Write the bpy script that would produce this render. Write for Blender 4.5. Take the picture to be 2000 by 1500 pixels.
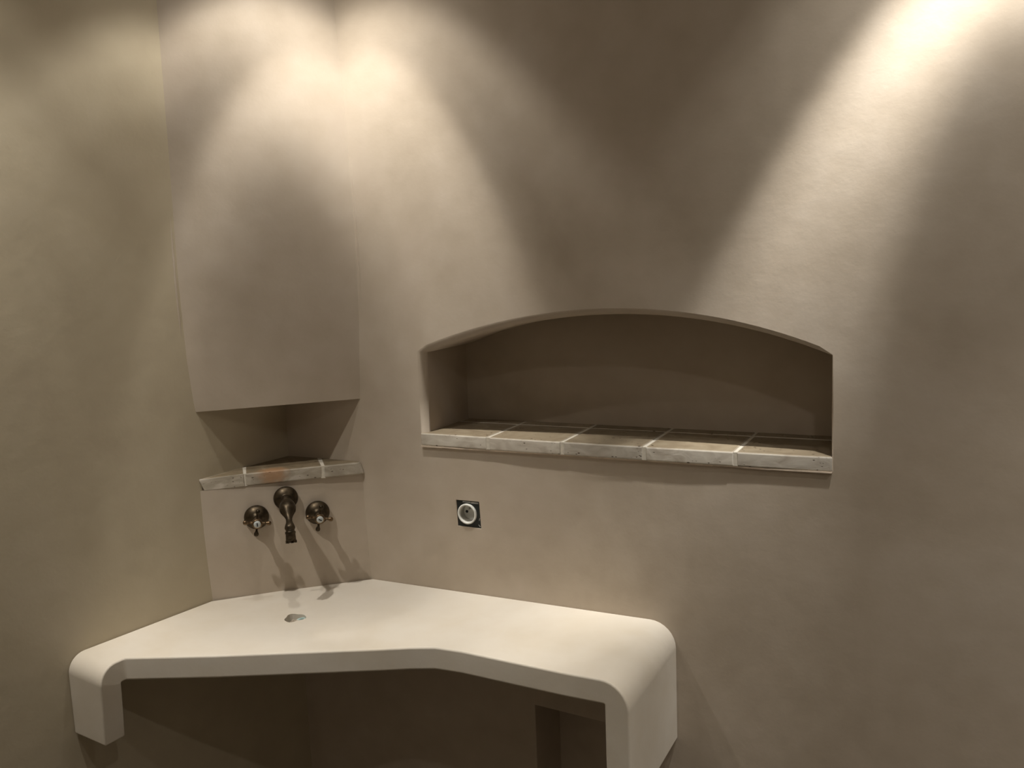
import bpy, bmesh, math, random
import numpy as np
from mathutils import Vector, Matrix
random.seed(7)
S = bpy.context.scene
for o in list(bpy.data.objects): bpy.data.objects.remove(o)
COL = S.collection
R = math.radians

# ------------------------------------------------------------------ camera
CAM = Vector((1.3674, -1.6037, 1.4860))
F_PX = 1813.6                                   # focal length, for a picture 2000 wide
yaw, pitch, roll = R(26.524), R(-8.0161), R(-2.2423)
fw = Vector((-math.sin(yaw)*math.cos(pitch), math.cos(yaw)*math.cos(pitch), math.sin(pitch)))
rt = Vector((math.cos(yaw), math.sin(yaw), 0)); up = rt.cross(fw)
r2 = math.cos(roll)*rt + math.sin(roll)*up; u2 = -math.sin(roll)*rt + math.cos(roll)*up
cd = bpy.data.cameras.new('camera'); cam = bpy.data.objects.new('camera', cd); COL.objects.link(cam)
cd.sensor_width = 36; cd.lens = F_PX/2000*36; cd.clip_start = .02
M = Matrix((r2, u2, -fw)).transposed().to_4x4(); M.translation = CAM; cam.matrix_world = M
S.camera = cam

# ------------------------------------------------------------------ world, lamps, exposure
w = bpy.data.worlds.new('world'); S.world = w; w.use_nodes = True
w.node_tree.nodes['Background'].inputs[0].default_value = (0, 0, 0, 1)
S.view_settings.view_transform = 'Standard'; S.view_settings.look = 'None'
S.view_settings.gamma = 1; S.view_settings.use_curve_mapping = False
S.view_settings.exposure = 0.0
CEIL = 2.42

def lamp(name, loc, target, watts, profile, color, size=.018, lobe=None, core=None):
    """A small reflector lamp: a point of light whose strength depends on the angle off its axis (degrees, strength).
    lobe = (x, y, low): throws more to one side; core = (target, profile): the dimmer middle of its beam, off centre"""
    ld = bpy.data.lights.new(name, 'POINT'); lo = bpy.data.objects.new(name, ld); COL.objects.link(lo)
    lo.location = loc; ld.energy = watts; ld.color = color; ld.shadow_soft_size = size
    ld.use_nodes = True; nt = ld.node_tree; n = nt.nodes; l = nt.links
    em = n['Emission']; g = n.new('ShaderNodeNewGeometry')
    def math_(op, a, b=None):
        m = n.new('ShaderNodeMath'); m.operation = op; l.new(a, m.inputs[0])
        if isinstance(b, float): m.inputs[1].default_value = b
        elif b is not None: l.new(b, m.inputs[1])
        return m.outputs[0]
    def falloff(aim, prof):
        dot = n.new('ShaderNodeVectorMath'); dot.operation = 'DOT_PRODUCT'; dot.inputs[1].default_value = (Vector(aim)-Vector(loc)).normalized()
        l.new(g.outputs['Incoming'], dot.inputs[0])
        cr = n.new('ShaderNodeValToRGB'); cr.color_ramp.interpolation = 'EASE'
        l.new(math_('MULTIPLY', math_('ARCCOSINE', dot.outputs['Value']), 180/math.pi/90), cr.inputs[0])
        el = cr.color_ramp.elements
        while len(el) > 1: el.remove(el[-1])
        for i, (d, v) in enumerate(prof):
            e = el[0] if i == 0 else el.new(d/90)
            e.position = d/90; e.color = (v, v, v, 1)
        return cr.outputs[0]
    out = falloff(target, profile)
    if core: out = math_('MULTIPLY', out, falloff(*core))
    if lobe:
        fl_ = n.new('ShaderNodeVectorMath'); fl_.operation = 'MULTIPLY'; fl_.inputs[1].default_value = (1, 1, 0); l.new(g.outputs['Incoming'], fl_.inputs[0])
        no = n.new('ShaderNodeVectorMath'); no.operation = 'NORMALIZE'; l.new(fl_.outputs[0], no.inputs[0])
        d2 = n.new('ShaderNodeVectorMath'); d2.operation = 'DOT_PRODUCT'; d2.inputs[1].default_value = Vector((*lobe[:2], 0)).normalized(); l.new(no.outputs[0], d2.inputs[0])
        mr = n.new('ShaderNodeMapRange'); mr.inputs[1].default_value = lobe[3]; mr.inputs[2].default_value = lobe[4]; mr.inputs[3].default_value = lobe[2]; mr.inputs[4].default_value = 1
        l.new(d2.outputs['Value'], mr.inputs[0]); out = math_('MULTIPLY', out, mr.outputs[0])
    l.new(out, em.inputs['Strength'])
    return lo

WARM = (1, .95, .87)
RING = [(0, 1), (17, 1.0), (19.5, .80), (22.5, .20), (26, .05), (40, .01), (88, .004)]
CORE = [(0, .12), (7, .18), (9.5, .35), (12, .70), (15, 1), (90, 1)]
SPILL = [(0, .08), (20, .10), (28, .20), (32, .42), (35, .50), (37, .30), (39.5, .05), (46, .02), (60, .012), (88, .008)]
RIGHT_CORE = [(0, .20), (8, .20), (11, .28), (13.2, .62), (15, .90), (17.5, 1), (90, 1)]
RIGHT = [(0, .45), (14, .50), (18, .70), (21, .92), (23.5, 1.0), (25.5, .75), (28.5, .14), (34, .10), (37, .06), (40, .02), (60, .010), (88, .006)]
WIDE = [(0, 1), (15, .9), (26, .55), (35, .16), (44, .03), (70, .01), (88, .008)]
SIDE = [(0, .9), (22, .85), (32, .5), (42, .16), (52, .04), (70, .01), (88, .006)]
FLOOD = [(0, 1), (30, .9), (45, .5), (58, .2), (75, .06), (88, .03)]
lamp('corner_lamp', (.30, -.31, 2.38), (.30, -.31, 0), 62, SPILL, WARM, lobe=(-.53, .85, .12, -.25, .95))   # reflector thrown into the corner
lamp('corner_spot', (.30, -.31, 2.375), (.26, -.11, 1.375), 60, RING, WARM, lobe=(.20, .98, .55, .10, .95), core=((.17, -.16, 1.375), CORE))   # its bulb, tipped to the wall
lamp('left_wall_lamp', (.02, -.92, 2.38), (.10, -.75, 0), 74, WIDE, WARM)
lamp('right_lamp', (1.38, -.24, 2.38), (1.38, -.24, 0), 130, RIGHT, (1, .97, .91), lobe=(0, 1, .34, .15, .62), core=((1.46, -.06, 1.38), RIGHT_CORE))
lamp('side_fill', (2.10, -.55, 2.38), (2.10, -.55, 0), 88, SIDE, WARM)  # unseen fill, added to lift the lower right wall and right leg
lamp('room_lamp', (1.60, -1.42, 2.38), (1.60, -1.42, 0), 18, FLOOD, WARM)
# unseen fill lights added behind the camera to raise the room's bounce
lamp('back_fill', (1.10, -2.42, 2.38), (1.10, -2.42, 0), 30, SPILL, WARM)
lamp('ceiling_fill', (1.30, -2.40, 1.75), (1.30, -2.25, 2.4), 5, FLOOD, WARM)  # added, aimed up so the ceiling gives soft light

# ------------------------------------------------------------------ materials
def ramp(n, stops):
    c = n.new('ShaderNodeValToRGB'); el = c.color_ramp.elements
    el[0].position, el[0].color = stops[0][0], (*stops[0][1], 1)
    el[1].position, el[1].color = stops[-1][0], (*stops[-1][1], 1)
    for p, q in stops[1:-1]:
        e = el.new(p); e.color = (*q, 1)
    return c
def base(name, rough, spec=.3, metal=0):
    m = bpy.data.materials.new(name); m.use_nodes = True
    n = m.node_tree.nodes; l = m.node_tree.links; b = n['Principled BSDF']
    b.inputs['Roughness'].default_value = rough; b.inputs['Metallic'].default_value = metal
    b.inputs['Specular IOR Level'].default_value = spec
    return m, n, l, b
def plaster(name, a, b_, c, rough=.6, cloud=2.2, bump=.17, spec=.25):
    m, n, l, b = base(name, rough, spec)
    g = n.new('ShaderNodeNewGeometry')
    n1 = n.new('ShaderNodeTexNoise'); n1.inputs['Scale'].default_value = cloud; n1.inputs['Detail'].default_value = 5; n1.inputs['Roughness'].default_value = .55
    n1.inputs['Distortion'].default_value = .6
    n2 = n.new('ShaderNodeTexNoise'); n2.inputs['Scale'].default_value = 17; n2.inputs['Detail'].default_value = 6
    n3 = n.new('ShaderNodeTexNoise'); n3.inputs['Scale'].default_value = 160; n3.inputs['Detail'].default_value = 3
    for k in (n1, n2, n3): l.new(g.outputs['Position'], k.inputs['Vector'])
    mx = n.new('ShaderNodeMix'); mx.data_type = 'FLOAT'; mx.inputs[0].default_value = .28
    l.new(n1.outputs[0], mx.inputs[2]); l.new(n2.outputs[0], mx.inputs[3])
    c1 = ramp(n, [(.32, a), (.5, b_), (.68, c)]); l.new(mx.outputs[0], c1.inputs[0])
    l.new(c1.outputs[0], b.inputs['Base Color'])
    b1 = n.new('ShaderNodeBump'); b1.inputs['Strength'].default_value = bump; b1.inputs['Distance'].default_value = .006
    b2 = n.new('ShaderNodeBump'); b2.inputs['Strength'].default_value = bump*.6; b2.inputs['Distance'].default_value = .0012
    l.new(n2.outputs[0], b1.inputs['Height']); l.new(n3.outputs[0], b2.inputs['Height'])
    l.new(b1.outputs[0], b2.inputs['Normal']); l.new(b2.outputs[0], b.inputs['Normal'])
    return m
M_WALL = plaster('taupe_plaster', (.395, .33, .255), (.46, .39, .312), (.52, .452, .375))
M_LEFT = plaster('olive_plaster', (.41, .35, .255), (.45, .39, .285), (.485, .425, .32))
M_COUNTER = plaster('cream_plaster', (.64, .575, .475), (.68, .625, .54), (.72, .675, .60), rough=.5, cloud=3.2, bump=.15)
M_CEIL = plaster('ceiling_plaster', (.68, .64, .57), (.72, .68, .61), (.76, .72, .65))
M_FLOOR = plaster('floor_stone', (.10, .085, .065), (.13, .11, .085), (.16, .135, .105), rough=.5)

def travertine(name, lo, mid, hi, pits=True):
    m, n, l, b = base(name, .55, .3)
    tc = n.new('ShaderNodeTexCoord'); oi = n.new('ShaderNodeObjectInfo')
    mp = n.new('ShaderNodeMapping'); l.new(tc.outputs['Object'], mp.inputs[0])
    sh = n.new('ShaderNodeVectorMath'); sh.operation = 'SCALE'; sh.inputs[0].default_value = (7, 3, 5)
    l.new(oi.outputs['Random'], sh.inputs['Scale']); l.new(sh.outputs[0], mp.inputs['Location'])
    mp.inputs['Scale'].default_value = (1, 1, 2)
    n1 = n.new('ShaderNodeTexNoise'); n1.inputs['Scale'].default_value = 22; n1.inputs['Detail'].default_value = 7; n1.inputs['Distortion'].default_value = 1.2
    l.new(mp.outputs[0], n1.inputs['Vector'])
    c1 = ramp(n, [(.3, lo), (.5, mid), (.7, hi)]); l.new(n1.outputs[0], c1.inputs[0])
    hs = n.new('ShaderNodeHueSaturation'); l.new(c1.outputs[0], hs.inputs['Color'])
    mr = n.new('ShaderNodeMapRange'); mr.inputs[3].default_value = .86; mr.inputs[4].default_value = 1.12
    l.new(oi.outputs['Random'], mr.inputs[0]); l.new(mr.outputs[0], hs.inputs['Value'])
    v = n.new('ShaderNodeTexVoronoi'); v.inputs['Scale'].default_value = 95; l.new(mp.outputs[0], v.inputs['Vector'])
    pn = n.new('ShaderNodeTexNoise'); pn.inputs['Scale'].default_value = 30; l.new(mp.outputs[0], pn.inputs['Vector'])
    ad = n.new('ShaderNodeMath'); ad.operation = 'ADD'; l.new(v.outputs['Distance'], ad.inputs[0]); l.new(pn.outputs[0], ad.inputs[1])
    pr = ramp(n, [(.52, (0, 0, 0)), (.60, (1, 1, 1))]); l.new(ad.outputs[0], pr.inputs[0])
    mx = n.new('ShaderNodeMix'); mx.data_type = 'RGBA'; mx.inputs[6].default_value = (.13, .10, .075, 1)
    l.new(pr.outputs[0], mx.inputs[0]); l.new(hs.outputs[0], mx.inputs[7]); l.new(mx.outputs[2], b.inputs['Base Color'])
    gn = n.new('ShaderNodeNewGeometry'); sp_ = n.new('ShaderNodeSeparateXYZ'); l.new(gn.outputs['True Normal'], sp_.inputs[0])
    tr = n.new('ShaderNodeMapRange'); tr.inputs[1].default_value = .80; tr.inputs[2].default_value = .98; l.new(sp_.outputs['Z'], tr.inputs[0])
    tp = n.new('ShaderNodeMix'); tp.data_type = 'RGBA'; tp.blend_type = 'MULTIPLY'; tp.inputs[7].default_value = (.52, .46, .365, 1)   # upward faces tinted darker and browner
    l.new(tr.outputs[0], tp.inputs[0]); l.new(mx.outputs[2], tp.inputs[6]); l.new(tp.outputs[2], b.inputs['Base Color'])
    b1 = n.new('ShaderNodeBump'); b1.inputs['Strength'].default_value = .5; b1.inputs['Distance'].default_value = .0015
    l.new(pr.outputs[0], b1.inputs['Height'])
    b2 = n.new('ShaderNodeBump'); b2.inputs['Strength'].default_value = .35; b2.inputs['Distance'].default_value = .002
    l.new(n1.outputs[0], b2.inputs['Height']); l.new(b1.outputs[0], b2.inputs['Normal']); l.new(b2.outputs[0], b.inputs['Normal'])
    return m
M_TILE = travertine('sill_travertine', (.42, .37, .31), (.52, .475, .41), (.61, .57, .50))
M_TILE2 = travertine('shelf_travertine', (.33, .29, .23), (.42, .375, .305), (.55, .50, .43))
M_RUST = travertine('rusty_travertine', (.33, .29, .23), (.42, .37, .295), (.54, .49, .42))
_n, _l = M_RUST.node_tree.nodes, M_RUST.node_tree.links
_b = _n['Principled BSDF']; _src = _b.inputs['Base Color'].links[0].from_socket
_g = _n.new('ShaderNodeNewGeometry'); _d = _n.new('ShaderNodeVectorMath'); _d.operation = 'DISTANCE'; _d.inputs[1].default_value = (.068, -.134, 1.052)
_l.new(_g.outputs['Position'], _d.inputs[0])
_ns = _n.new('ShaderNodeTexNoise'); _ns.inputs['Scale'].default_value = 70; _l.new(_g.outputs['Position'], _ns.inputs['Vector'])
_a = _n.new('ShaderNodeMath'); _a.operation = 'MULTIPLY_ADD'; _a.inputs[1].default_value = .03; _l.new(_ns.outputs[0], _a.inputs[0]); _l.new(_d.outputs['Value'], _a.inputs[2])
_r = ramp(_n, [(.030, (.75, .75, .75)), (.052, (0, 0, 0))]); _l.new(_a.outputs[0], _r.inputs[0])      # an iron stain in the stone
_m = _n.new('ShaderNodeMix'); _m.data_type = 'RGBA'; _m.inputs[7].default_value = (.40, .22, .11, 1)
_l.new(_r.outputs[0], _m.inputs[0]); _l.new(_src, _m.inputs[6]); _l.new(_m.outputs[2], _b.inputs['Base Color'])
def plain(name, col, rough, spec=.4, metal=0, scale=60, var=.12, bump=.1):
    m, n, l, b = base(name, rough, spec, metal)
    tc = n.new('ShaderNodeTexCoord'); n1 = n.new('ShaderNodeTexNoise'); n1.inputs['Scale'].default_value = scale; n1.inputs['Detail'].default_value = 4
    l.new(tc.outputs['Object'], n1.inputs['Vector'])
    c1 = ramp(n, [(.3, tuple(x*(1-var) for x in col)), (.7, tuple(min(1, x*(1+var)) for x in col))]); l.new(n1.outputs[0], c1.inputs[0])
    l.new(c1.outputs[0], b.inputs['Base Color'])
    b1 = n.new('ShaderNodeBump'); b1.inputs['Strength'].default_value = bump; b1.inputs['Distance'].default_value = .001
    l.new(n1.outputs[0], b1.inputs['Height']); l.new(b1.outputs[0], b.inputs['Normal'])
    return m
M_GROUT = plain('pale_grout', (.60, .555, .475), .8, .2, 0, 120, .1, .4)
M_PINK = plain('pale_pink', (.62, .52, .42), .8, .2, 0, 40, .2, .3)  # pale pink of the thin line below the sill tiles
M_BRASS = plain('aged_bronze', (.058, .043, .026), .40, .4, .75, 90, .5, .2)
M_BRASS_L = plain('worn_brass', (.17, .115, .065), .33, .5, .85, 90, .4, .15)
M_PORC = plain('white_porcelain', (.50, .53, .52), .2, .5, 0, 20, .03, 0)
M_MARK = plain('dark_mark', (.02, .022, .025), .4, .3, 0, 20, .1, 0)
M_BLACK = plain('black_plastic', (.018, .021, .020), .45, .4, 0, 70, .3, .15)
M_WHITE = plain('white_plastic', (.74, .74, .70), .35, .4, 0, 20, .03, 0)
M_GREYPL = plain('grey_plastic', (.44, .42, .37), .5, .3, 0, 80, .15, .1)  # side of the socket well, greyer than its white floor
M_STEEL = plain('dusty_steel', (.50, .50, .49), .45, .5, .7, 120, .3, .2)
M_PVC = plain('pale_blue_pipe', (.44, .58, .57), .4, .4, 0, 60, .25, .1)
M_RUBBLE = plain('rough_mortar', (.40, .34, .27), .9, .1, 0, 140, .5, .9)

# ------------------------------------------------------------------ helpers
def obj(name, bm, mat, parent=None, smooth=False, loc=None):
    me = bpy.data.meshes.new(name); bm.normal_update(); bm.to_mesh(me); bm.free()
    me.materials.append(mat)
    o = bpy.data.objects.new(name, me); COL.objects.link(o)
    if smooth: me.polygons.foreach_set('use_smooth', [True]*len(me.polygons))
    if parent is not None: o.parent = parent
    if loc is not None: o.location = loc
    return o
def struct(o): o['kind'] = 'structure'; return o
def thing(name, label, cat, mat=None, group=None):
    o = bpy.data.objects.new(name, None); COL.objects.link(o); o.empty_display_size = .05
    if mat is not None: o.matrix_world = mat
    o['label'] = label; o['category'] = cat
    if group: o['group'] = group
    return o
def prism(poly, z0, z1, bm=None, top=None):
    """vertical prism over the ground-plan polygon poly; top = another polygon for its upper rim"""
    bm = bm or bmesh.new(); top = top or poly
    a = [bm.verts.new((x, y, z0)) for x, y in poly]; b = [bm.verts.new((x, y, z1)) for x, y in top]
    k = len(poly); bm.faces.new(a[::-1]); bm.faces.new(b)
    for i in range(k): bm.faces.new((a[i], a[(i+1) % k], b[(i+1) % k], b[i]))
    bmesh.ops.recalc_face_normals(bm, faces=bm.faces); return bm
def box(bm, x0, x1, y0, y1, z0, z1): return prism([(x0, y0), (x1, y0), (x1, y1), (x0, y1)], z0, z1, bm)
def lathe(profile, seg=32, bm=None, mtx=None):
    """profile of (r, z) turned about z"""
    bm = bm or bmesh.new(); rings = []
    new = []
    for r, z in profile:
        if r < 1e-6:
            v = bm.verts.new((0, 0, z)); rings.append([v]); new.append(v)
        else:
            q = [bm.verts.new((r*math.cos(2*math.pi*i/seg), r*math.sin(2*math.pi*i/seg), z)) for i in range(seg)]
            rings.append(q); new += q
    for a, b in zip(rings, rings[1:]):
        for i in range(seg):
            j = (i+1) % seg
            f = [a[i % len(a)], a[j % len(a)], b[j % len(b)], b[i % len(b)]]
            f = list(dict.fromkeys(f))
            if len(f) > 2: bm.faces.new(f)
    if mtx is not None: bmesh.ops.transform(bm, matrix=mtx, verts=new)
    return bm
def tube(path, radii, seg=20, bm=None):
    bm = bm or bmesh.new(); rings = []; P = [Vector(p) for p in path]
    side = Vector((1, 0, 0))
    for i, p in enumerate(P):
        t = (P[min(i+1, len(P)-1)]-P[max(i-1, 0)]).normalized(); rad_ = float(radii[i])
        b = t.cross(side).normalized(); s = b.cross(t).normalized()
        rings.append([bm.verts.new(p+rad_*(math.cos(2*math.pi*k/seg)*s+math.sin(2*math.pi*k/seg)*b)) for k in range(seg)])
    for a, b in zip(rings, rings[1:]):
        for k in range(seg): bm.faces.new((a[k], a[(k+1) % seg], b[(k+1) % seg], b[k]))
    bm.faces.new(rings[0][::-1]); bm.faces.new(rings[-1])
    bmesh.ops.recalc_face_normals(bm, faces=bm.faces); return bm
def bevel(o, width, seg=2, ang=40):
    m = o.modifiers.new('bevel', 'BEVEL'); m.width = width; m.segments = seg; m.limit_method = 'ANGLE'; m.angle_limit = R(ang)
    for p in o.data.polygons: p.use_smooth = True
    o.modifiers.new('normals', 'WEIGHTED_NORMAL').keep_sharp = False
def jitter(bm, a):
    for v in bm.verts: v.co += Vector([random.uniform(-a, a) for _ in range(3)])
    return bm

# ------------------------------------------------------------------ room shell
A = R(9.512)                                       # the corner is a little wider than square
D = Vector((-math.sin(A), -math.cos(A), 0))        # along the left wall, out of the corner
N = Vector((math.cos(A), -math.sin(A), 0))         # out of the left wall into the room
def LW(t, z, d=0): return D*t + N*d + Vector((0, 0, z))
XM = 3.3                               # far sides of the room

def hole_wall(name, x0, x1, z0, z1, holes, mat):
    """wall in the plane y=0 with recesses: each hole = (outline in x,z, inset of each vertex, radius, depth)"""
    bm = bmesh.new()
    outer = [bm.verts.new((x, 0, z)) for x, z in ((x0, z0), (x1, z0), (x1, z1), (x0, z1))]
    ed = [bm.edges.new((outer[i], outer[(i+1) % 4])) for i in range(4)]
    for pts, ins, r, depth in holes:
        v = [bm.verts.new((x, 0, z)) for x, z in pts]; k = len(v)
        ed += [bm.edges.new((v[i], v[(i+1) % k])) for i in range(k)]
    bmesh.ops.triangle_fill(bm, use_beauty=True, use_dissolve=False, edges=ed, normal=(0, -1, 0))
    smooth_from = len(bm.faces)
    sm = []
    for pts, ins, r, depth in holes:
        k = len(pts); rings = []
        steps = [(r*math.sin(f), r*(1-math.cos(f))) for f in [i*math.pi/2/6 for i in range(7)]]
        for s, y in steps: rings.append([bm.verts.new((p[0]+q[0]*s, y, p[1]+q[1]*s)) for p, q in zip(pts, ins)])
        for a, b in zip(rings, rings[1:]):
            for i in range(k): sm.append(bm.faces.new((a[i], a[(i+1) % k], b[(i+1) % k], b[i])))
        a = [bm.verts.new(q.co) for q in rings[-1]]
        b = [bm.verts.new((q.co.x, depth, q.co.z)) for q in a]
        for i in range(k): bm.faces.new((a[i], a[(i+1) % k], b[(i+1) % k], b[i]))
        bm.faces.new([bm.verts.new(q.co) for q in b])
    for f in sm: f.smooth = True
    bm.normal_update()
    return struct(obj(name, bm, mat))

ZN, ZT = 1.1000, 1.1259                            # underside and top of the niche sill
arch = [(.353, 1.3006), (.422, 1.324), (.5275, 1.3516), (.6271, 1.369), (.7438, 1.3796), (.8544, 1.376), (.9785, 1.3605), (1.057, 1.3415), (1.163, 1.304)]
pf = np.polyfit([p[0]-.76 for p in arch], [p[1] for p in arch], 4)
ax = np.linspace(1.1615, .3545, 41)
az = np.polyval(pf, ax-.76)
out = [(.352, ZN), (1.1645, ZN), (1.164, 1.20)] + [(1.1625, float(az[0])-.006)] + list(zip(ax[1:-1].tolist(), az[1:-1].tolist())) + [(.3535, float(az[-1])-.006), (.353, 1.20)]
ins = []
k = len(out)
for i in range(k):
    if i == 0: ins.append((1, 0)); continue
    if i == 1: ins.append((-.25, 0)); continue
    p, q = Vector(out[i-1]), Vector(out[(i+1) % k]); t = (q-p).normalized()
    nrm = Vector((-t.y, t.x))
    if i in (2, 3): nrm = Vector((-.25, nrm.y if i == 3 else 0))
    if i == k-1: nrm = Vector((1, 0))
    k_ = .55+.5*min(1, max(0, (1.163-out[i][0])/.8)) if 3 <= i < k-1 else 1
    ins.append((nrm.x*k_, nrm.y*k_))
und = [(.5855, .12), (.815, .12), (.815, .5655), (.5855, .5765)]
soc = [(.4285, .9335), (.4850, .9325), (.4825, .9905), (.4275, .9905)]
sq = [(1, 1), (-1, 1), (-1, -1), (1, -1)]
hole_wall('wall_right', -.0, XM, 0, CEIL, [(out, ins, .015, .176), (und, sq, .004, .123), (soc, sq, .001, .026)], M_WALL)

bm = bmesh.new(); LT = 2.72
q = [bm.verts.new(v) for v in (LW(0, 0), LW(LT, 0), LW(LT, CEIL), LW(0, CEIL))]; bm.faces.new(q[::-1])
struct(obj('wall_left', bm, M_LEFT))
e = LW(LT, 0)
bm = bmesh.new(); bm.faces.new([bm.verts.new(v) for v in ((e.x, e.y, 0), (XM, e.y, 0), (XM, e.y, CEIL), (e.x, e.y, CEIL))]); struct(obj('wall_back', bm, M_CEIL))
bm = bmesh.new(); bm.faces.new([bm.verts.new(v) for v in ((XM, e.y, 0), (XM, 0, 0), (XM, 0, CEIL), (XM, e.y, CEIL))]); struct(obj('wall_side', bm, M_WALL))
plan = [(0, 0), (e.x, e.y), (XM, e.y), (XM, 0)]
bm = bmesh.new(); bm.faces.new([bm.verts.new((x, y, 0)) for x, y in plan]); struct(obj('floor', bm, M_FLOOR))
bm = bmesh.new(); bm.faces.new([bm.verts.new((x, y, CEIL)) for x, y in plan[::-1]]); struct(obj('ceiling', bm, M_CEIL))

CN = Vector((.6802, -.733, 0)); CT = Vector((.733, .6802, 0))     # corner panel: its normal and its run
# plastered boxing across the corner: the upper shaft and the panel behind the taps
def corner_panel(name, levels, mat):
    """levels: (z at left edge, t on left wall, z at right edge, x on right wall)"""
    bm = bmesh.new(); rows = []
    NS = 8
    for zl, t, zr, x in levels:
        a = LW(t, zl, -.003); b = Vector((x, .003, zr))
        rows.append([bm.verts.new(a.lerp(b, i/NS)) for i in range(NS+1)] + [bm.verts.new((-.012, .010, (zl+zr)/2))])
    for a, b in zip(rows, rows[1:]):
        kk = len(a)
        for i in range(NS, kk): bm.faces.new([bm.verts.new(v.co) for v in (a[i], a[(i+1) % kk], b[(i+1) % kk], b[i])])
        for i in range(NS): bm.faces.new((a[i], a[i+1], b[i+1], b[i])).smooth = True
    for r in (rows[0], rows[-1]): bm.faces.new([bm.verts.new(v.co) for v in r])
    c = Vector((.05, -.05, 0)); bm.normal_update()
    for f in bm.faces:
        if f.smooth and f.normal.dot(CN) < 0: f.normal_flip()
    return struct(obj(name, bm, mat))
zz = np.array([1.192, 1.21, 1.25, 1.3033, 1.37, 1.446, 1.5558, 1.70, 1.80, 1.875, 1.95, 2.1, CEIL])
tl = np.interp(zz, [1.1925, 1.22, 1.3033, 1.446, 1.5558, 1.7028, 1.7991, 1.95, 2.4], [.2343, .2385, .2445, .2476, .2467, .2441, .2432, .2419, .240])
xr = np.interp(zz, [1.1907, 1.3864, 1.545, 1.6696, 1.8729, 1.9828, 2.4], [.208, .2187, .2203, .2169, .2098, .2033, .19])
corner_panel('wall_corner', [(float(z), float(t), float(z), float(x)) for z, t, x in zip(zz, tl, xr)], M_WALL)
corner_panel('wall_tap_panel', [(.752, .2325, .752, .2090), (.80, .2332, .80, .2082), (.8658, .237, .8658, .2055), (.9423, .2399, .9423, .2031), (1.0285, .2402, 1.0285, .2013)], M_WALL)

def ridge(name, pts, rmax, mat):
    k_ = len(pts); bm = tube(pts, [.0004+rmax*math.sin(math.pi*i/(k_-1))**.6*random.uniform(.75, 1.1) for i in range(k_)], 10)
    return struct(obj(name, bm, mat, smooth=True))
zr_ = np.linspace(1.36, 1.70, 15)
ridge('trim_1', [Vector((float(np.interp(z, zz, xr))+.003, .0013, float(z))) for z in zr_], .0027, M_WALL)
zl_ = np.linspace(1.33, 1.60, 12)
ridge('trim_2', [LW(float(np.interp(z, zz, tl))+.003, float(z), -.0013) for z in zl_], .0027, M_WALL)

# ------------------------------------------------------------------ plaster vanity counter
ZC, TH = .7937, .042
van = thing('vanity_counter', 'cream rounded plaster corner counter with short side legs, below the bronze taps', 'counter', Matrix.Translation((.05, -.1, .55)))
LB = LW(.546, 0, .0012); LF = Vector((.0160, -.5560, 0))      # left leg: at the wall, at its front
LFb = Vector((.0060, -.5510, 0))
EB = Vector((.8890, 0, 0)); EF = Vector((.8890, -.2695, 0))           # right leg
fl = Vector((.0195, -.5055, 0))
front = [fl, Vector((.1699, -.4356, 0)), Vector((.4317, -.3038, 0)), Vector((.479, -.2785, 0)), Vector((.5212, -.2605, 0)), Vector((.575, -.2575, 0)), Vector((.6778, -.2636, 0)), Vector((.776, -.2690, 0))]
back = [LW(.495, 0, .0012), LW(.36, 0, .0012), LW(.2345, 0, .0012), Vector((.06, -.132, 0)), Vector((.2082, 0, 0)), Vector((.35, 0, 0)), Vector((.55, 0, 0)), Vector((.72, 0, 0))]
ZLB, ZRB = .6446, .5642
outer, inner = [], []                               # stations: (back point, front point)
def st(lst, b, f, z): lst.append((Vector((b.x, b.y, z)), Vector((f.x, f.y, z))))
ldir_b = (back[0]-LB).normalized(); ldir_f = (fl-LF).normalized()
RL, RE, NA = .034, .050, 8
for z, f_ in ((ZLB, LFb), (ZLB+.05, LFb.lerp(LF, .5))):
    st(outer, LB, f_, z); st(inner, LB+ldir_b*TH, f_+ldir_f*TH, z)
for i in range(NA+1):                               # left shoulder
    a = i/NA*math.pi/2; s = 1-math.cos(a); h = math.sin(a)
    st(outer, LB+ldir_b*RL*s, LF+ldir_f*RL*s, ZC-RL+RL*h)
    ri = .0025; st(inner, LB+ldir_b*(TH+ri*s), LF+ldir_f*(TH+ri*s), ZC-TH-ri+ri*h)
for i, (b, f) in enumerate(zip(back, front)):
    if i == 0: f = LF+ldir_f*(TH+.010); b = LB+ldir_b*(TH+.010)
    st(outer, b, f, ZC); st(inner, b, f, ZC-TH)
X = Vector((-1, 0, 0))
for i in range(NA+1):                               # right shoulder
    a = i/NA*math.pi/2; s = 1-math.sin(a); h = math.cos(a)
    st(outer, EB+X*RE*s, EF+X*RE*s, ZC-RE+RE*h)
    ri = .0025; st(inner, EB+X*(TH+ri*s), EF+X*(TH+ri*s), ZC-TH-ri+ri*h)
st(outer, EB, EF, ZRB); st(inner, EB+X*TH, EF+X*TH, ZRB)
bm = bmesh.new(); V = []
for (ob_, of_), (ib, if_) in zip(outer, inner):
    V.append([bm.verts.new(p) for p in (ob_, ob_.lerp(of_, .5), of_, if_, ib.lerp(if_, .5), ib)])
for a, b in zip(V, V[1:]):
    for i in range(6): bm.faces.new((a[i], a[(i+1) % 6], b[(i+1) % 6], b[i]))
bm.faces.new(V[0]); bm.faces.new(V[-1][::-1])
bmesh.ops.recalc_face_normals(bm, faces=bm.faces)
HX, HY, HR = .1905, -.241, .0205                    # rough drain hole
slab = obj('slab', bm, M_COUNTER)
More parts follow.
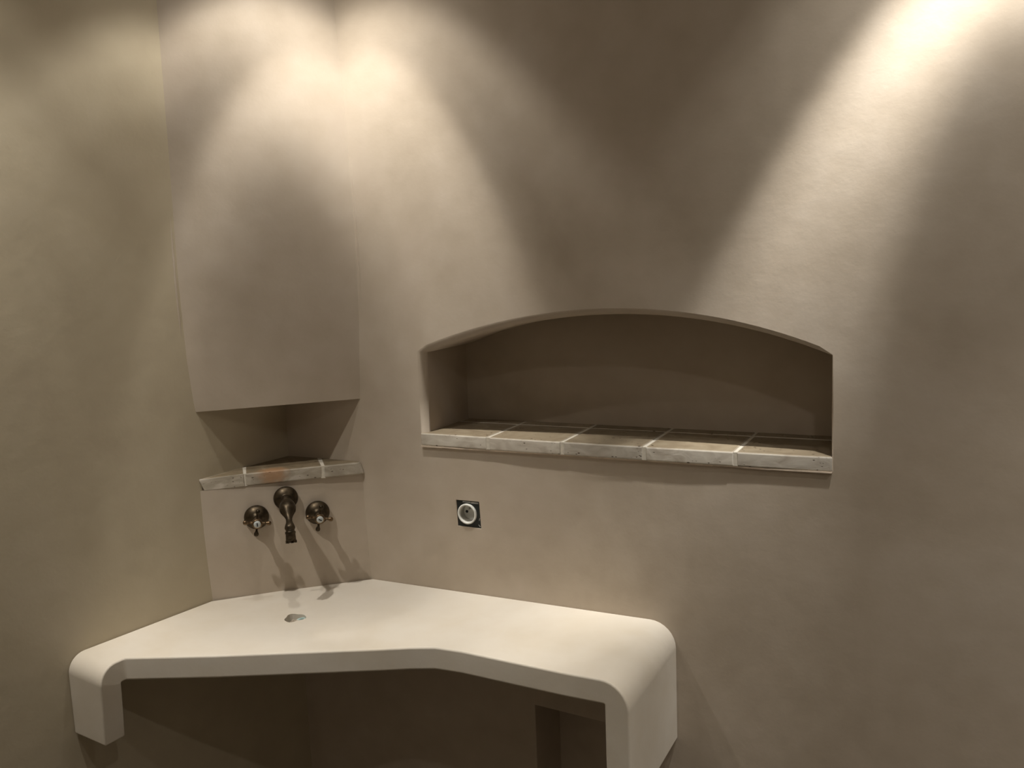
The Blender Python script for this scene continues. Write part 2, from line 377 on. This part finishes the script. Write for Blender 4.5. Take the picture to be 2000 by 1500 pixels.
bm = bmesh.new(); c_ = [(HX+HR*(1+.12*math.sin(3*t)+.06*math.sin(5*t+1))*math.cos(t), HY+HR*(1+.12*math.sin(3*t)+.06*math.sin(5*t+1))*math.sin(t)) for t in [i*2*math.pi/28 for i in range(28)]]
cut = obj('cutter', prism(c_, ZC-.030, ZC+.05, bm), M_COUNTER)
bevel(slab, .0038, 3, 42)
bo = slab.modifiers.new('hole', 'BOOLEAN'); bo.operation = 'DIFFERENCE'; bo.object = cut; bo.solver = 'EXACT'
bpy.context.view_layer.update()
me = bpy.data.meshes.new_from_object(slab.evaluated_get(bpy.context.evaluated_depsgraph_get()))
slab.modifiers.clear(); slab.data = me; me.name = 'slab'
bpy.data.objects.remove(cut)
slab.parent = van; slab.matrix_parent_inverse = van.matrix_world.inverted()
def part(o, t, label=None):
    o.parent = t; o.matrix_parent_inverse = t.matrix_world.inverted()
    if label: o['label'] = label
    return o
bm = lathe([(.0115, -.016), (.0150, -.016), (.0150, 0), (.0125, .0005), (.0115, -.002), (.0115, -.016)], 24)
pipe = obj('drain_pipe', bm, M_PVC, smooth=True, loc=(HX+.0062, HY+.0040, ZC-.0065)); pipe.scale = (.88, .88, 1); pipe.rotation_euler = (R(8), R(-14), 0); part(pipe, van, 'pale blue pipe end in the rough hole')
bm = bmesh.new(); bmesh.ops.create_icosphere(bm, subdivisions=3, radius=.0108)
for v in bm.verts: v.co *= random.uniform(.8, 1.1); v.co.z *= .7
rub = obj('mortar_plug', bm, M_RUBBLE, loc=(HX-.003, HY+.001, ZC-.0125)); part(rub, van, 'rough mortar lump plugging the drain hole')

# ------------------------------------------------------------------ tiled sill of the arched niche
sill = thing('niche_sill', 'long travertine tile sill along the bottom of the arched wall niche', 'sill', Matrix.Translation((.76, .08, ZN)))
xs = [.3535, .5115, .672, .8355, 1.0015, 1.1635]
yj = .137
fy = [-.004, -.007, -.0085, -.0085, -.007, -.003]
G = .0023
for i in range(5):
    for row in (0, 1):
        a, b = xs[i]+(G if i else 0), xs[i+1]-(G if i < 4 else 0)
        if row: a, b = max(a, .3695), min(b, 1.1535); poly = [(a, yj+G), (b, yj+G), (b, .1755), (a, .1755)]
        else: poly = [(a, fy[i]), ((a+b)/2, (fy[i]+fy[i+1])/2-.0006), (b, fy[i+1]), (b, yj-G), (a, yj-G)]
        bm = bmesh.new(); prism(poly, ZN, ZT+random.uniform(.0001, .0007), bm); jitter(bm, .0003)
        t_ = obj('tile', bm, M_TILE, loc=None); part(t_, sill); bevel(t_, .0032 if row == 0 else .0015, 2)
bm = bmesh.new(); box(bm, .3545, 1.1625, -.0015, .1755, ZN+.0005, ZT-.0009)
for i, x in enumerate(xs[1:5]):                       # the joints bulge a little at the front
    box(bm, x-.0046, x+.0046, fy[i+1]+.0008, .012, ZN+.001, ZT-.0006)
part(obj('grout', bm, M_GROUT), sill, 'pale grout between the tiles')
bm = bmesh.new()
for i in range(16):
    a, b = .3535+i*.0506, .3535+(i+1)*.0506
    h = random.uniform(.0016, .0028); box(bm, a, b, -.0052, .002, ZN-h, ZN+.0004)
part(obj('pink_strip', bm, M_PINK), sill, 'thin pinkish line under the tiles')

# ------------------------------------------------------------------ corner shelf
ZS, ZSB = 1.056, 1.0287
shelf = thing('corner_shelf', 'small triangular travertine shelf in the corner above the bronze taps', 'shelf', Matrix.Translation((.03, -.04, ZSB)))
CN = Vector((.6802, -.733, 0)); CT = Vector((.733, .6802, 0))
FL, J1, J2, FR = [Vector((*p, 0)) for p in ((-.0365, -.2306), (.0262, -.1725), (.1435, -.0635), (.1985, -.0135))]
def to_left(p): t = p.dot(N)/(CN.dot(N)); return p-CN*t
def to_right(p): t = p.y/CN.y; return p-CN*t
def xy(*ps): return [(p.x, p.y) for p in ps]
g = CT*.0016
lwp = LW(.2325, 0, .0004); q1 = to_left(J1-g); q1b = to_left(J1+g); q2 = to_right(J2-g); q2b = to_right(J2+g)
J1a, J2a = J1-g, J2+g
for poly, top, mt, lab in ((xy(FL+CT*.006, J1-g, q1, lwp), xy(FL-CT*.003, J1-g, q1, lwp), M_TILE2, None),
                      (xy(J1+g, (J1+J2)/2, J2-g, q2, Vector((.001, -.001, 0)), q1b), None, M_RUST, 'middle shelf tile with a rusty patch'),
                      (xy(J2+g, FR+CT*.008, Vector((.207, -.0005, 0)), q2b), xy(J2+g, FR-CT*.002, Vector((.196, -.0005, 0)), q2b), M_TILE2, None)):
    bm = prism(poly, ZSB, ZS, None, top); jitter(bm, .0006)
    for v in bm.verts:                                 # the left end is worn lower
        s2 = (J1-v.co).dot(CT)
        if s2 > .03 and v.co.z > ZS-.01: v.co.z -= .0035*min(1, s2/.085)
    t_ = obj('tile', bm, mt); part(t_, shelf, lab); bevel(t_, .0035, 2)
bm = bmesh.new(); s_ = -CN*.0012
prism(xy(J1-g*3+s_, J1+g*3+s_, to_left(J1+g*3)+CN*.002, to_left(J1-g*3)+CN*.002), ZSB+.0005, ZS-.0006, bm)
part(obj('grout_joint', bm, M_GROUT), shelf, 'pale grout joint')
bm = prism(xy(J2-g*3+s_, J2+g*3+s_, to_right(J2+g*3)+CN*.002, to_right(J2-g*3)+CN*.002), ZSB+.0005, ZS-.0006)
part(obj('grout_joint', bm, M_GROUT), shelf, 'pale grout joint')

# ------------------------------------------------------------------ taps on the corner panel
CD = .1417
def on_panel(x, y, z):
    p = Vector((x, y, 0)); p += CN*(CD-p.dot(CN)+.0022)   # the panel's own face
    m = Matrix((CT, Vector((0, 0, 1)), CN)).transposed().to_4x4()   # local x along the panel, y up, z out
    m.translation = (p.x, p.y, z); return m
def bronze_part(t, name, bm, mat=M_BRASS, smooth=True, label=None):
    bmesh.ops.recalc_face_normals(bm, faces=bm.faces)
    o = obj(name, bm, mat, t, smooth)
    if label: o['label'] = label
    return o
ROSE = [(0, 0), (.0250, 0), (.0255, .0015), (.0250, .004), (.0225, .0075), (.0185, .0115), (.0135, .0145), (.0095, .0165), (.0085, .019), (0, .019)]
def valve(label, mtx, spin, tilt):
    t = thing('cross_head_tap', label, 'tap', mtx, 'pair of cross-head tap handles')
    bronze_part(t, 'rose', lathe(ROSE, 40))
    bronze_part(t, 'stem', lathe([(0, .017), (.0078, .017), (.0078, .021), (.0062, .023), (.0062, .030), (.0082, .032), (.0082, .035), (.0065, .037), (.007, .042), (0, .042)], 24))
    hub = bronze_part(t, 'hub', lathe([(0, .039), (.0072, .039), (.0098, .042), (.0102, .047), (.0098, .053), (.0104, .0545), (.0100, .058), (.0085, .0595), (0, .0595)], 28), M_BRASS_L)
    for k in range(4):
        a = R(spin+90*k); bm = lathe([(0, .006), (.0030, .006), (.0024, .012), (.0022, .017), (.0032, .0170), (.0026, .0182), (.0042, .0202), (.0049, .0232), (.0043, .0262), (.0024, .0278), (0, .0281)], 14)
        mt = Matrix.Rotation(a, 4, 'Z') @ Matrix.Translation((0, 0, .048)) @ Matrix.Rotation(R(90), 4, 'Y')
        bmesh.ops.transform(bm, matrix=mt, verts=bm.verts)
        bronze_part(t, 'arm', bm, M_BRASS_L if k in (0, 2) else M_BRASS)
    cap = bronze_part(t, 'cap', lathe([(0, .058), (.0072, .058), (.0072, .0600), (.0060, .0618), (.003, .0625), (0, .0626)], 28), M_PORC, label='white porcelain cap')
    bm = bmesh.new(); box(bm, -.0011, .0011, -.0036, .0036, .0619, .0629)
    bmesh.ops.rotate(bm, verts=bm.verts, cent=(0, 0, 0), matrix=Matrix.Rotation(R(tilt), 3, 'Z'))
    mk = bronze_part(t, 'mark', bm, M_MARK, False, 'short dark stroke on the cap'); mk.parent = cap
    return t
valve('bronze cross-head tap handle left of the spout, stroke on its cap upright', on_panel(.0374, -.1586, .9616), -8, 4)
valve('bronze cross-head tap handle right of the spout, stroke on its cap nearly level', on_panel(.1291, -.0735, .9566), -12, 62)
sp = thing('wall_spout', 'dark bronze wall spout between the two cross-head tap handles', 'tap', on_panel(.0828, -.1165, .9952))
bronze_part(sp, 'rose', lathe(ROSE, 40))
ctrl = [(0, .014, .0115), (0, .022, .0092), (-.0005, .032, .0098), (-.0015, .042, .0125), (-.0035, .051, .0155), (-.0060, .060, .0168), (-.0095, .068, .0158), (-.0135, .0755, .0120), (-.0180, .0830, .0082), (-.0215, .0885, .0064), (-.0250, .0930, .0062), (-.0285, .0975, .0072), (-.0315, .1010, .0090), (-.0345, .1040, .0103), (-.0365, .1058, .0104), (-.0385, .1074, .0092), (-.0405, .1088, .0084), (-.0425, .1100, .0084)]
# smooth the path
cc = np.array(ctrl); u_ = np.linspace(0, len(cc)-1, 46); cs = [np.interp(u_, range(len(cc)), cc[:, i]) for i in range(3)]
bronze_part(sp, 'spout_body', tube([(0, y, z) for y, z in zip(cs[0], cs[1])], cs[2], 24))
dirn = Vector((0, -.0240, .0085)).normalized()
mt = Matrix.Translation((0, -.0418, .1096)) @ Vector((0, 0, 1)).rotation_difference(dirn).to_matrix().to_4x4()
noz = bronze_part(sp, 'nozzle', lathe([(0, -.001), (.0088, -.001), (.0104, .001), (.0104, .004), (.0096, .005), (.0100, .014), (.0100, .019), (.0074, .019), (.0074, .004), (0, .004)], 26, None, mt), M_BRASS)
bm = bmesh.new()
for kk in range(6):                                   # crown of lugs round the outlet
    a = 2*math.pi*kk/6+.3
    b_ = bmesh.new(); box(b_, -.0026, .0026, -.0016, .0016, 0, .0055)
    m2 = mt @ Matrix.Rotation(a, 4, 'Z') @ Matrix.Translation((0, -.0092, .0175))
    tmp = bpy.data.meshes.new('tmp'); b_.transform(m2); b_.to_mesh(tmp); b_.free(); bm.from_mesh(tmp); bpy.data.meshes.remove(tmp)
cr_ = bronze_part(sp, 'crown', bm, M_BRASS, False); cr_.parent = noz

# ------------------------------------------------------------------ bare wall socket
sk = thing('wall_socket', 'bare black power socket with a white ring, no cover plate, under the arched niche', 'socket', Matrix.Translation((.4555, 0, .9622)) @ Matrix.Rotation(R(90), 4, 'X'))
# local: x along the wall, y up, z out into the room
SX = -.0022
def plate_with_hole(quad, cx, r, z0, z1, seg=36):
    bm = bmesh.new(); lay = []
    for z in (z0, z1):
        o_ = [bm.verts.new((x, y, z)) for x, y in quad]; h_ = [bm.verts.new((cx+r*math.cos(2*math.pi*i/seg), r*math.sin(2*math.pi*i/seg), z)) for i in range(seg)]
        e_ = [bm.edges.new((o_[i], o_[(i+1) % len(o_)])) for i in range(len(o_))]+[bm.edges.new((h_[i], h_[(i+1) % seg])) for i in range(seg)]
        bmesh.ops.triangle_fill(bm, use_beauty=True, edges=e_); lay.append((o_, h_))
    for a_, b_ in zip(lay[0], lay[1]):
        for i in range(len(a_)): bm.faces.new((a_[i], a_[(i+1) % len(a_)], b_[(i+1) % len(a_)], b_[i]))
    bmesh.ops.recalc_face_normals(bm, faces=bm.faces); return bm
random.seed(3)
quad = []
for (xa, ya), (xb, yb) in zip([(-.0265, -.0275), (.0283, -.0286), (.0262, .0272), (-.0275, .0278)], [(.0283, -.0286), (.0262, .0272), (-.0275, .0278), (-.0265, -.0275)]):
    for t in range(6): quad.append((xa+(xb-xa)*t/6+random.uniform(-.0006, .0006), ya+(yb-ya)*t/6+random.uniform(-.0006, .0006)))   # ragged plaster line
pl = obj('mounting_plate', plate_with_hole(quad, SX, .0186, -.0060, -.0026), M_BLACK, sk)
bm = lathe([(.0208, -.0040), (.0215, .0012), (.0212, .0026), (.0197, .0034), (.0180, .0030), (.0174, .0010), (.0172, -.0020)], 44)
ring = bronze_part(sk, 'ring', bm, M_WHITE, True, 'white plastic ring'); ring.location.x = SX
bm = lathe([(.0173, -.0005), (.0166, -.0162), (0, -.0162)], 40)
for f in bm.faces: f.smooth = False
wl = obj('well', bm, M_GREYPL, sk, False); wl.location.x = SX
bs = bronze_part(sk, 'well_floor', lathe([(.0164, -.0162), (.0164, -.0159), (0, -.0159)], 36), M_WHITE, False); bs.parent = wl
for x in (-.0095, .0095):
    bm = lathe([(0, -.0159), (.0030, -.0159), (.0030, -.0155), (.0024, -.0155), (.0024, -.0157), (0, -.0157)], 14)
    h = bronze_part(sk, 'pin_hole', bm, M_MARK, False); h.parent = wl; h.location = (x, 0, 0)
bm = lathe([(0, -.0160), (.0024, -.0160), (.0024, -.0040), (.0015, -.0028), (0, -.0026)], 14)
h = bronze_part(sk, 'earth_pin', bm, M_STEEL, True, 'steel earth pin'); h.parent = wl; h.location = (0, .0095, 0)
bm = bmesh.new(); box(bm, -.0125, .0050, .0235, .0255, -.004, -.0010); box(bm, .0060, .0235, .0225, .0252, -.004, -.0012)
part_ = obj('metal_tab', bm, M_STEEL, sk); part_['label'] = 'thin grey metal tabs along the top of the plate'
bm = bmesh.new()
for rz, (x, y) in ((-40, (.0238, -.0235)), (15, (.0245, -.010))):
    b_ = bmesh.new(); box(b_, -.0005, .0006, -.0028, .0028, -.0035, -.0016); b_.transform(Matrix.Translation((x, y, 0)) @ Matrix.Rotation(R(-rz), 4, 'Z'))
    tmp = bpy.data.meshes.new('tmp'); b_.to_mesh(tmp); b_.free(); bm.from_mesh(tmp); bpy.data.meshes.remove(tmp)
obj('screw_clip', bm, M_STEEL, sk)
